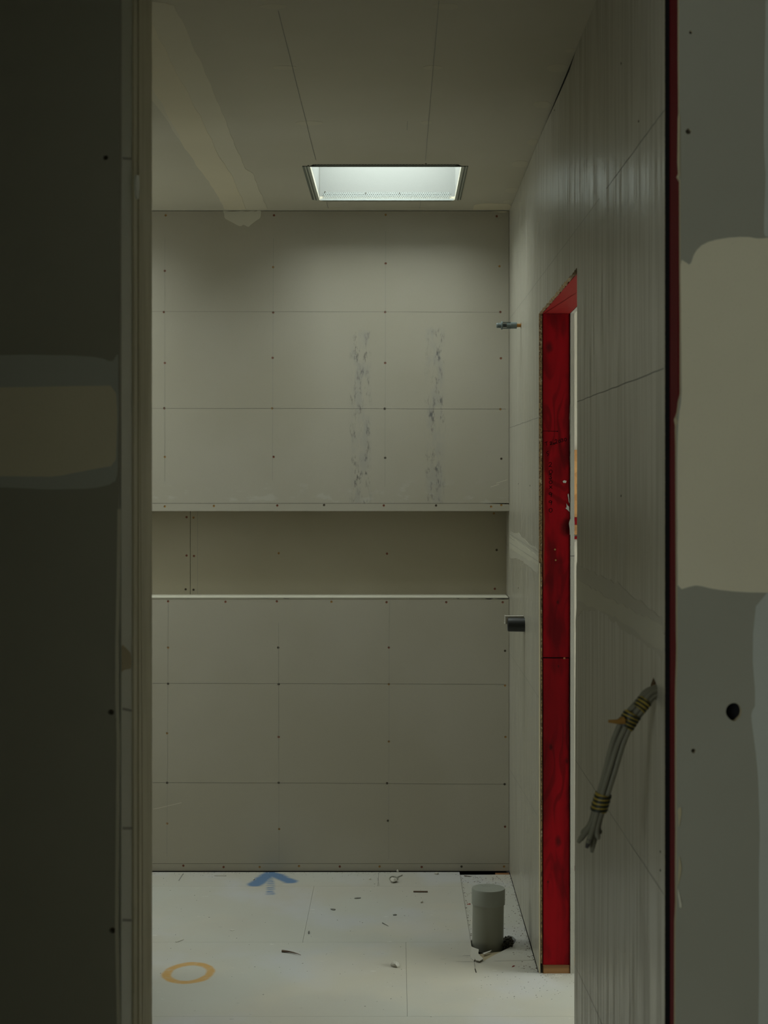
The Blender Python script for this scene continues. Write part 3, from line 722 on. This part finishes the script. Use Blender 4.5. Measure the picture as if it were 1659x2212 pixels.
# pieces of the left reveal, all facing right
XJ = -.4336
def yj(x): return -XJ*F/(CX-x)
FJ = FN_LEFTF(XJ)
wpart(prism('steel_stud', [(yj(262), -.02), (yj(285), -.02), (yj(285), ZC), (yj(262), ZC)], [], FJ, .012, M['steel'], label='grey steel stud face in the left reveal'))
wpart(prism('stud_flange', [(yj(285.5), -.02), (yj(293), -.02), (yj(293), ZC), (yj(285.5), ZC)], [], FJ, .012, M['dull'], front=.0028))
wpart(prism('reveal_strip', [(yj(299), -.02), (yj(305.5), -.02), (yj(305), fz(1800)), (yj(301), fz(1000)), (yj(300), ZC), (yj(299), ZC)], [], FJ, .012, M['dull'], front=.001))
wpart(prism('reveal_strip', [(yj(293.6), -.02), (yj(298.4), -.02), (yj(298.4), fz(900)), (yj(296), fz(300)), (yj(295), ZC), (yj(293.6), ZC)], [], FJ, .012, M['dull'], front=-.002))
wpart(prism('reveal_board', [(yj(309), -.02), (yj(328.6), -.02), (yj(328), ZC), (yj(300.5), ZC), (yj(302.5), fz(700)), (yj(306.5), fz(1500)), (yj(308.5), fz(1900))], [], FJ, .0125, M['dull']))
wpart(prism('dark_backing', [(DF+.013, -.02), (2.77, -.02), (2.77, ZC), (DF+.013, ZC)], [], FN_LEFTF(XJ-.0127), .0005, M['void']))  # black sheet added behind the reveal to keep its grooves dark
def jp(x, y): d = yj(x); return (d, EYE-(y-CY)*d/F)
wpart(patch(None, [jp(*p) for p in ((286, 378), (292, 380), (293, 400), (291, 430), (287.5, 428), (285, 400))], FJ, M['blob'], name='plaster_blob', t=.004, front=.0068, step=.01, amp=.0008, seed=5))
wpart(patch(None, [jp(*p) for p in ((262, 1393), (270, 1396), (283, 1415), (284, 1444), (266, 1448), (262, 1452))], FJ, M['beige'], name='brown_stain', t=.0005, seed=6, step=.02))
for i, (a, b) in enumerate((((264, 342), (283, 343)), ((264, 1531), (284, 1535)), ((264, 1789), (285, 1789)), ((264, 1987), (284, 1988)))):
    wpart(line(None, jp(*a), jp(*b), FJ, w=.004, mat='pencil_soft', name='stud_mark', seed=i, off=.0006))
# right board with its hole and screws
def wob(x, y, n=1): return (fx(x), fz(y))
redge = [(1458, 2400), (1459, 2212), (1459.5, 2000), (1461.5, 1950), (1461, 1900), (1461.5, 1800), (1461, 1700), (1461, 1500), (1463, 1430), (1463.5, 1400), (1463, 1366), (1462.5, 1200), (1461.5, 960), (1460.5, 910), (1459, 906), (1464.5, 890), (1467, 868), (1471, 850), (1471, 700), (1470, 560), (1469.5, 390), (1466, 383), (1464, 380), (1467.5, 372), (1466, 350), (1467, 250), (1468, 240), (1467, 120), (1467, -400)]
rpts = [wob(*p) for p in redge]
blob = smooth_loop([(fx(1585+17.5*math.cos(a*math.pi/6)+(.8 if a == 3 else 0)), fz(1537-19*math.sin(a*math.pi/6)*(1.0 if a != 9 else 1.18))) for a in range(12)], 1)
Rs = [(1487, 284, .0043), (1492, 70, .0026), (1498, 1622, .0036)]
rp = wpart(prism('panel', [(3.6, ZC), (3.6, -.02), (rpts[0][0], -.02)]+rpts[:-1]+[(rpts[-1][0], ZC)], [blob]+[oct_(fx(a), fz(b), r, 12) for a, b, r in Rs], FF, .0125, (M['front'], M['beige'])))
for a, b, r in Rs:
    o = link('screw', screw_mesh('s_dark', r*.9), None, None); o.location = (fx(a), DF+.005, fz(b)); o.rotation_euler = R_BACK; wpart(o)
wpart(patch(None, [wob(*p) for p in ((1470, 560), (1480, 566), (1492, 574), (1500, 545), (1520, 525), (1560, 515), (1610, 511), (1640, 516), (1665, 512), (1720, 512), (1720, 1282), (1665, 1280), (1600, 1279), (1540, 1272), (1510, 1266), (1497, 1265), (1464, 1276), (1463, 1000), (1466, 900), (1472, 860), (1471.5, 700))], FF, M['compound'], name='joint_compound', step=.03, amp=.0008, seed=61))
wpart(patch(None, [wob(*p) for p in ((1652, -20), (1651, 300), (1650, 350), (1656, 380), (1649, 500), (1655, 514), (1720, 514), (1720, -20))], FF, M['skim_grey'], name='joint_skim', step=.05, amp=.0015, seed=62))
wpart(patch(None, [wob(*p) for p in ((1636, 1279), (1720, 1281), (1720, 2300), (1636, 2300), (1640, 2100), (1640, 1800), (1637, 1650), (1622, 1560), (1623, 1540), (1632, 1520), (1624, 1400))], FF, M['skim_grey'], name='joint_skim', step=.05, amp=.0012, seed=63))
for i, pts in enumerate((((1464, 250), (1468, 246), (1469, 380), (1465, 383), (1462, 381), (1467, 375), (1464.5, 345)), ((1455, 905), (1461, 902), (1464, 915), (1459, 921)),
                         ((1464, 1748), (1470, 1742), (1472, 1755), (1466, 1790)), ((1467, 1845), (1472, 1870), (1471, 1885), (1464, 1915)), ((1463, 1918), (1468, 1930), (1473, 1958), (1468, 1962)))):
    wpart(patch(None, [wob(*p) for p in pts], FF, M['beige'] if i != 4 else M['skim'], name='torn_paper', t=.0012, step=.01, amp=.0006, seed=70+i))
wpart(prism('header_panel', rect(fx(262), HD, fx(1466), ZC), [], FF, .0125, M['front']))
# red stud of the right reveal
XSR = fx(1467)-.0
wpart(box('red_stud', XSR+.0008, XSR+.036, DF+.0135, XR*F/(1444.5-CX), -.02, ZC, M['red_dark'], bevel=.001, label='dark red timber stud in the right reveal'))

# ------------------------------------------------------------------ outer shell, other rooms
def wallbox(name, x0, x1, y0, y1, label, mat='hall', win=None, axis='x'):
    if win:
        fn = (lambda u, v, w: (x1+w, u, v))
        return prism(name, rect(y0, -.02, y1, ZC), [rect(win['y0'], win['z0'], win['y1'], win['z1'])], fn, x1-x0, M[mat], kind='structure', label=label, cat='wall')
    return box(name, x0, x1, y0, y1, -.02, ZC, M[mat], kind='structure', label=label, cat='wall')
wallbox('wall_left', XL_BATH-.1, XL_BATH, 2.79, 6.30, 'left wall of the room, out of view', 'board', win=BATHWIN)
box('shade_partition', XL_BATH, -1.02, 4.93, 5.01, -.02, 2.2, M['board'], kind='structure', label='added partition left of the opening, out of view, shading the near right wall', cat='wall')  # unseen, added to cut the side light on the near right wall
wallbox('wall_hall_left', -3.1, -3.0, -3.1, DF, 'left wall of the hall behind the camera', win=HALLWIN)
wallbox('wall_hall_right', 3.6, 3.7, -3.1, DF+.1, 'right wall of the hall behind the camera')
wallbox('wall_hall_back', -3.1, 3.7, -3.1, -3.0, 'rear wall of the hall behind the camera')
wallbox('hall_shade_wall', -.82, -.72, 1.50, DF-.0015, 'short unseen wall added left of the camera to shade the near left board')  # added to block the hall window's light from the left board
wallbox('wall_beyond_right', 3.6, 3.7, DF+.1, 6.2, 'window wall of the room beyond the doorway', 'beyond', win=BEYWIN)
wb = prism('wall_beyond', rect(XB+.013, -.02, 3.7, ZC), [], FN_BACK(6.14), .06, M['beyond'], kind='structure', label='pale wall of the next room seen through the doorway', cat='wall')
def bz(y): return EYE-(y-CY)*6.14/F
b_osb = box('strand_board', XB+.02, .99, 6.124, 6.1395, bz(1117), bz(972), M['osb'], label='orange strand board on the pale wall of the next room', cat='board')
r1 = box('timber_rail', XB+.02, .99, 6.118, 6.1395, bz(1133), bz(1117.5), M['red'], label='red timber rail directly under the strand board', cat='timber')
r2 = box('timber_rail', XB+.02, .99, 6.122, 6.1395, bz(1155), bz(1133.5), M['wood'], label='brown timber rail between the two red rails', cat='timber')
r3 = box('timber_rail', XB+.02, .99, 6.118, 6.1395, bz(1164.5), bz(1158), M['red'], label='thin lower red rail on the pale wall of the next room', cat='timber')
r4 = box('baseboard_beyond', XB+.02, .99, 6.125, 6.1395, .003, .018, M['red_dark'], kind='structure', label='dark red strip at the foot of the next room wall', cat='baseboard')

# ------------------------------------------------------------------ PIPES
# waste pipe with cap
wp = empty('waste_pipe', (PIPE[0], PIPE[1], 0), label='grey capped plastic pipe standing out of the floor by the right wall', cat='pipe')
bm = bmesh.new(); lathe(bm, [(-.02, .0515), (.16, .0515)], (0, 0, 0), (.012, 0, 1), 48)
o = from_bm(bm, 'pipe_body', M['pvc'], wp, smooth=True)
bm = bmesh.new(); lathe(bm, [(.128, .0522), (.1285, .0548), (.176, .0550), (.1795, .0535), (.1800, .050), (.1792, .0001)], (0, 0, 0), (.012, 0, 1), 48, caps=False)
cap = from_bm(bm, 'pipe_cap', M['pvc_cap'], wp, smooth=True, label='slightly wider cap with faint printed marks')
pr = bmesh.new(); zc_ = .1802
def caprib(pts, w=.0009): ribbon(pr, pts, w, lambda u, v, q: (u+.012*.18, v, .1807-.012*u), 0)
def cp(x, y):   # photo pixel on the cap's top
    d = F*(EYE-.1802)/(y-CY); return ((x-CX)*d/F-PIPE[0]-.002, d-PIPE[1])
caprib([cp(*p) for p in ((1026, 1904), (1037, 1902.5), (1042, 1904.5))]); caprib([cp(*p) for p in ((1026, 1904.3), (1034, 1909), (1045, 1915.5))]); caprib([cp(*p) for p in ((1045, 1915.7), (1055, 1914))])
caprib([cp(*p) for p in ((1034, 1905), (1037, 1907))], .002); caprib([cp(*p) for p in ((1047, 1912.5), (1049, 1912))], .002)
for (x, y) in ((1051, 1906.5), (1055, 1908.7), (1056.5, 1914.3), (1065, 1909.3), (1068, 1908.5)): caprib([cp(x, y), cp(x+2.2, y+.4)], .0022)
caprib([cp(*p) for p in ((1070, 1904.5), (1072, 1907.5), (1080, 1911), (1088, 1910), (1086, 1906.5), (1083, 1905))]); caprib([cp(*p) for p in ((1074, 1906.5), (1079, 1908), (1083, 1908.5))], .0015)
me = bpy.data.meshes.new('cap_print'); pr.to_mesh(me); pr.free(); link('cap_print', me, M['pvc_print'], cap)

# plugged water pipe out of the right wall
d1, z1 = right(1125.5, 703)
tp = empty('water_pipe', (XR, d1, z1), label='small grey plugged water fitting sticking out of the right wall up high', cat='pipe fitting')
def ltp(name, prof, mat, parent, n=20, ax=(-1, 0, 0)):
    bm = bmesh.new(); lathe(bm, prof, (0, 0, 0), ax, n); return from_bm(bm, name, mat, parent, smooth=True)
ltp('pipe_stub', [(-.01, .0062), (.017, .0062)], M['brass'], tp)
ltp('plug_body', [(.015, .0105), (.0155, .0115), (.037, .0115), (.0375, .0095), (.0505, .0095)], M['plug'], tp)
bm = bmesh.new()
for s in (-1, 1): add_box(bm, -.066, -.036, -.006, .006, s*.0098-.0017, s*.0098+.0017)
from_bm(bm, 'plug_bars', M['plug'], tp)
ltp('plug_core', [(.050, .0058), (.066, .0058)], M['plug_dark'], tp)
ltp('plug_flange', [(.064, .0120), (.0655, .0148), (.0695, .0148), (.0705, .0125)], M['plug'], tp)
prof = [(.070, .0085)]
for i in range(5): prof += [(.0712+i*.003, .0096), (.0727+i*.003, .0084)]
tip = ltp('thread', prof+[(.0865, .0078)], M['plug'], tp)
bm = bmesh.new(); add_prism(bm, jag(rect(-.009, -.010, .009, .009), .004, .0012, seed=4), [oct_(0, 0, .0063, 10)], lambda u, v, w: (-w, u, v), .0006, .0006); from_bm(bm, 'wall_collar', M['fibre'], tp)

d2, z2 = right(1133, 1349.5)
dp = empty('drain_stub', (XR, d2, z2), label='black foam covered pipe end sticking out of the right wall at hip height', cat='pipe')
bm = bmesh.new(); lathe(bm, [(-.006, .0240), (.0, .0243), (.052, .0240), (.0565, .0232), (.058, .0200), (.0535, .0185), (.050, .0001)], (0, 0, 0), (-1, .03, .012), 32); from_bm(bm, 'foam_sleeve', M['foam'], dp, smooth=True)
wt = box('support_block', -.064, .0, .028, .060, .000, .0270, M['chip'], dp, bevel=.0015, label='pale block behind the black pipe')

# ------------------------------------------------------------------ CABLES
cb = empty('cable_bundle', (XR, 2.66, 1.16), label='bundle of grey cables bound with yellow and black tape, hanging from the near right wall', cat='cables')
DC = 2.655
ctr = [(1440, 1488, 2.655), (1419, 1492, 2.655), (1402, 1502, 2.650), (1386, 1522, 2.645), (1358, 1556, 2.640), (1336, 1602, 2.640), (1319, 1660, 2.640), (1298, 1733, 2.642), (1284, 1782, 2.645)]
ends = [((1250, 1818), -1.1), ((1257, 1800), -.8), ((1268, 1829), -.35), ((1279, 1838), .0), ((1284, 1822), .3), ((1292, 1812), .6), ((1297, 1800), .95)]
P0 = Vector(cb.location)
cen = [Vector(on_depth(*c)) for c in ctr]
offs = [(0, 0)]+[(math.cos(a*math.pi/3+.3), math.sin(a*math.pi/3+.3)) for a in range(6)]
order = sorted(offs, key=lambda o_: o_[0])
for i, (o_, (e, k)) in enumerate(zip(order, ends)):
    pts = []
    for j, c in enumerate(cen):
        t = (cen[min(j+1, len(cen)-1)]-cen[max(j-1, 0)]).normalized(); s = Vector((t.z, 0, -t.x)); s = s if s.x > 0 else -s
        tw = .16*math.sin(j*1.1+i*1.7)
        sp = .0086*(1.0 if 1 < j < 8 else .85)
        pts.append(c+s*((o_[0]+tw)*sp)+Vector((0, 1, 0))*((o_[1])*sp*.9))
    pts.append(Vector(on_depth(e[0], e[1], 2.645+o_[1]*.014)))
    sm = [p-P0 for p in spline(pts, 5)]
    bm = bmesh.new(); tube(bm, sm[:-1], .0047, 10); c_o = from_bm(bm, 'cable', M['cable'], cb, smooth=True)
    bm = bmesh.new(); tube(bm, sm[-3:]+[sm[-1]+(sm[-1]-sm[-2])*.5], lambda t: .0049-.0026*t, 8)
    from_bm(bm, 'cable_tip', M['cable_end'] if i in (2,) else M['cable'], c_o, smooth=True)
def at_path(x, y):
    p = Vector(on_depth(x, y, 2.642)); sp = spline([tuple(c) for c in cen], 12)
    j = min(range(len(sp)), key=lambda q: (sp[q]-p).length); t = (sp[min(j+1, len(sp)-1)]-sp[max(j-1, 0)]).normalized()
    return sp[j], t
for k, (x, y, hw, rows, tilt, R_) in enumerate(((1386, 1522, .010, 3, 0, .0128), (1358, 1556, .013, 4, 0, .0150), (1298, 1732, .015, 4, 0, .0140))):
    c, t = at_path(x, y)
    band = empty('tape_wrap', tuple(c-P0)); band.parent = cb
    bm = bmesh.new(); lathe(bm, [(-hw, R_*.93), (-hw*.9, R_), (hw*.9, R_), (hw, R_*.93)], (0, 0, 0), tuple(t), 20, caps=False); from_bm(bm, 'yellow_band', M['tape_y'], band, smooth=True)
    for r_ in range(rows):
        h = -hw+2*hw*(r_+.5)/rows; tx = (t+Vector((.22, .05, .12))).normalized()
        bm = bmesh.new(); lathe(bm, [(-hw*.16, R_*1.0), (-hw*.14, R_*1.05), (hw*.14, R_*1.05), (hw*.16, R_*1.0)], tuple(t*h), tuple(tx), 20, caps=False); from_bm(bm, 'black_stripe', M['tape_k'], band, smooth=True)
ta, tb2, tc = (Vector(on_depth(*p))-P0 for p in ((1347, 1556, 2.625), (1332, 1559, 2.62), (1314, 1558, 2.62)))
bm = bmesh.new(); tube(bm, [ta, (ta+tb2)/2, tb2, tc], lambda t: .0068-.0045*t, 8); from_bm(bm, 'tape_tail', M['tab'], cb, smooth=True)

# ------------------------------------------------------------------ DEBRIS
def chunk(name, x, y, sx, sy, sz, mat, label, cat, rot=0, seed=0, z=0.0, sub=2, group=None):
    X, Y = flr(x, y); bm = bmesh.new(); bmesh.ops.create_icosphere(bm, subdivisions=sub, radius=1)
    for v in bm.verts:
        q = 1+.45*mnoise.noise(v.co*1.6+Vector((seed*3.1, seed, 0))); v.co *= q; v.co.x *= sx; v.co.y *= sy; v.co.z = max(v.co.z, -.55)*sz
    mz = min(v.co.z for v in bm.verts)
    for v in bm.verts: v.co.z -= mz
    o = from_bm(bm, name, mat, label=label, cat=cat, group=group); o.location = (X, Y, z); o.rotation_euler = (0, 0, rot); return o
def stick(name, a, b, r, mat, label, cat, z=0.0, n=6, bend=0.0, taper=.4):
    A, B = flr(*a), flr(*b); mid = ((A[0]+B[0])/2, (A[1]+B[1])/2); bm = bmesh.new()
    pts = [(A[0]+(B[0]-A[0])*t-mid[0], A[1]+(B[1]-A[1])*t-mid[1]+bend*math.sin(t*3), r) for t in (0, .2, .4, .6, .8, 1)]
    tube(bm, pts, lambda t: r*(1-taper*t), n); o = from_bm(bm, name, mat, label=label, cat=cat); o.location = (mid[0], mid[1], z); return o
# little ring with a lump of plaster and a straight tail
X, Y = flr(850, 1899)
rg = empty('wire_ring', (X, Y, 0), label='small grey ring with straight tail lying near the back wall', cat='wire')
bm = bmesh.new(); tube(bm, [(.015*math.cos(a*math.pi/12), .030*math.sin(a*math.pi/12), .0026) for a in range(24)]+[(.015, .0001, .0026)], .0024, 6); from_bm(bm, 'ring', M['pvc'], rg, smooth=True)
bm = bmesh.new(); A, B = flr(858, 1896.5), flr(869, 1891.5); tube(bm, [(A[0]-X, A[1]-Y, .0024), (B[0]-X, B[1]-Y, .0024)], .0016, 6); from_bm(bm, 'tail', M['pvc'], rg)
chunk('plaster_lump', 850, 1905, .013, .026, .008, M['chip'], 'small plaster lump lying in the grey ring', 'plaster', seed=3, z=.003)
chunk('plaster_lump', 853, 2087, .013, .018, .010, M['chip'], 'pale plaster lump alone mid-floor beside the long floor seam', 'plaster', rot=.3, seed=9)
stick('threaded_rod', (893, 1927.6), (924, 1927.9), .0030, M['wood_chip'], 'short dark rod lying crosswise near the lowered floor board', 'rod', taper=0)
stick('wood_splinter', (609, 2057), (650, 2066), .0042, M['wood_chip'], 'long brown wood splinter lying on the left half of the floor', 'splinter', bend=.01, taper=.85)
stick('screw_loose', (826, 1994.5), (839, 2001.5), .0017, M['grey_chip'], 'small loose screw lying at a slant in mid-floor', 'screw', taper=.6)
stick('nail', (1003, 1891.3), (1019, 1892.6), .0020, M['wood_chip'], 'dark nail lying by the black gap behind the pipe', 'nail', z=-.003, taper=.5)
stick('plaster_shaving', (463, 1892.2), (489, 1892.7), .0016, M['chip'], 'thin white shaving lying left of the blue arrow', 'shaving')
stick('plaster_shaving', (380, 2036), (397, 2030), .0020, M['chip'], 'white shaving lying above the orange ring', 'shaving')
CH = [('plaster_crumb', 548, 1900.5, .0045, .010, .004, 'chip', 'white crumb at the left tip of the blue arrow'),
      ('plaster_crumb', 799, 1900, .0040, .008, .005, 'chip', 'white crumb left of the grey ring'),
      ('plaster_crumb', 943, 1889, .0060, .010, .006, 'chip', 'white crumb against the back wall near the cut floor board'),
      ('plaster_crumb', 859, 1883.6, .0050, .005, .006, 'chip', 'white crumb lying in the shadow gap above the grey ring'),
      ('plaster_crumb', 911, 1950, .0040, .009, .006, 'chip', 'white crumb just below the short dark rod'),
      ('plaster_crumb', 502, 2009.3, .0090, .008, .001, 'chip', 'flat white fleck midway between blue arrow and orange ring'),
      ('flake', 720, 1965.5, .0075, .012, .003, 'grey_chip', 'dark wedge-shaped flake on the pale floor left of centre'),
      ('flake', 772, 1941, .0045, .014, .003, 'grey_chip', 'small dark flake below and left of the grey ring'),
      ('flake', 853, 1977, .0075, .008, .0025, 'grey_chip', 'dark flake just above the loose screw'),
      ('flake', 667, 2015, .0030, .020, .003, 'grey_chip', 'narrow dark flake left of the floor seam')]
for i, (nm, x, y, sx, sy, sz, mt, lb) in enumerate(CH):
    chunk(nm, x, y, sx, sy, sz, M[mt], lb, 'crumb' if 'crumb' in nm else 'flake', seed=20+i, sub=1, rot=i*.7)
# rubble in the hole right of the pipe
bm = bmesh.new(); rr = random.Random(3)
for i in range(150):
    x, y = rr.uniform(1087, 1109), rr.uniform(2023, 2044)
    if (x-1087)/24*.6+(2046-y)/60 > .8: continue
    X, Y = flr(x, y); s = rr.uniform(.002, .005)
    r_ = bmesh.ops.create_icosphere(bm, subdivisions=1, radius=s, matrix=Matrix.Translation((X, Y, rr.uniform(-.018, .002))))
from_bm(bm, 'rubble', M['rubble'], kind='stuff', label='dark crumbled rubble in the hole beside the grey pipe', cat='rubble')
# loose dust and chips, far too many to count
def scatter(bm, spots, mi, smin, smax, seed):
    rr = random.Random(seed)
    for (x, y, z) in spots:
        s = rr.uniform(smin, smax); a = rr.uniform(0, 6.28)
        M4 = Matrix.Translation((x, y, z+s*.25)) @ Matrix.Rotation(a, 4, 'Z') @ Matrix.Diagonal((rr.uniform(.7, 2.2), rr.uniform(.6, 1.2), .5, 1))
        r_ = bmesh.ops.create_cone(bm, segments=4, radius1=s, radius2=s*.5, depth=s, cap_ends=True, matrix=M4)
        for v in r_['verts']:
            for f in v.link_faces: f.material_index = mi
rr = random.Random(17); bm = bmesh.new()
sp = []
for i in range(330):                                # along the foot of the right wall and behind the pipe
    y = rr.uniform(4.87, 6.07); k = rr.random()**2.2
    x = XR-.002-k*.07
    if (x-PIPE[0])**2+(y-PIPE[1])**2 < .062**2: continue
    sp.append((x, y, -.003))
for i in range(170):
    x, y = rr.uniform(.25, .43), 6.08-abs(rr.gauss(0, .12)); sp.append((x, y, -.003))
for i in range(90):
    y = rr.uniform(5.2, 6.05); sp.append((XP+.003+abs(rr.gauss(0, .006)), y, -.003))
scatter(bm, [s for i, s in enumerate(sp) if i % 2], 0, .0008, .0028, 1)
scatter(bm, [s for i, s in enumerate(sp) if not i % 2], 1, .0008, .0024, 2)
sp = [(rr.uniform(-.95, .24), 6.112-abs(rr.gauss(0, .03)), 0) for _ in range(150)]+[(rr.uniform(-.95, .24), rr.uniform(4.45, 6.1), 0) for _ in range(160)]+[(rr.uniform(.25, .55), rr.uniform(4.6, 4.86), 0) for _ in range(90)]
scatter(bm, sp, 2, .0007, .0017, 3)
sp = [(rr.uniform(-.95, .24), 6.112-abs(rr.gauss(0, .02)), 0) for _ in range(60)]+[(rr.uniform(.452, .535), DJ-.004-abs(rr.gauss(0, .02)), 0) for _ in range(160)]
scatter(bm, sp, 0, .0008, .0022, 4)
scatter(bm, [(.262, 5.66, -.003), (.2555, 5.655, -.003), (.365, 4.93, -.003)], 3, .003, .005, 5)
from_bm(bm, 'floor_grit', [M['chip'], M['wood_chip'], M['grey_chip'], M['rust_chip']], kind='stuff', label='fine plaster dust, brown dirt and grit scattered over the floor', cat='debris')
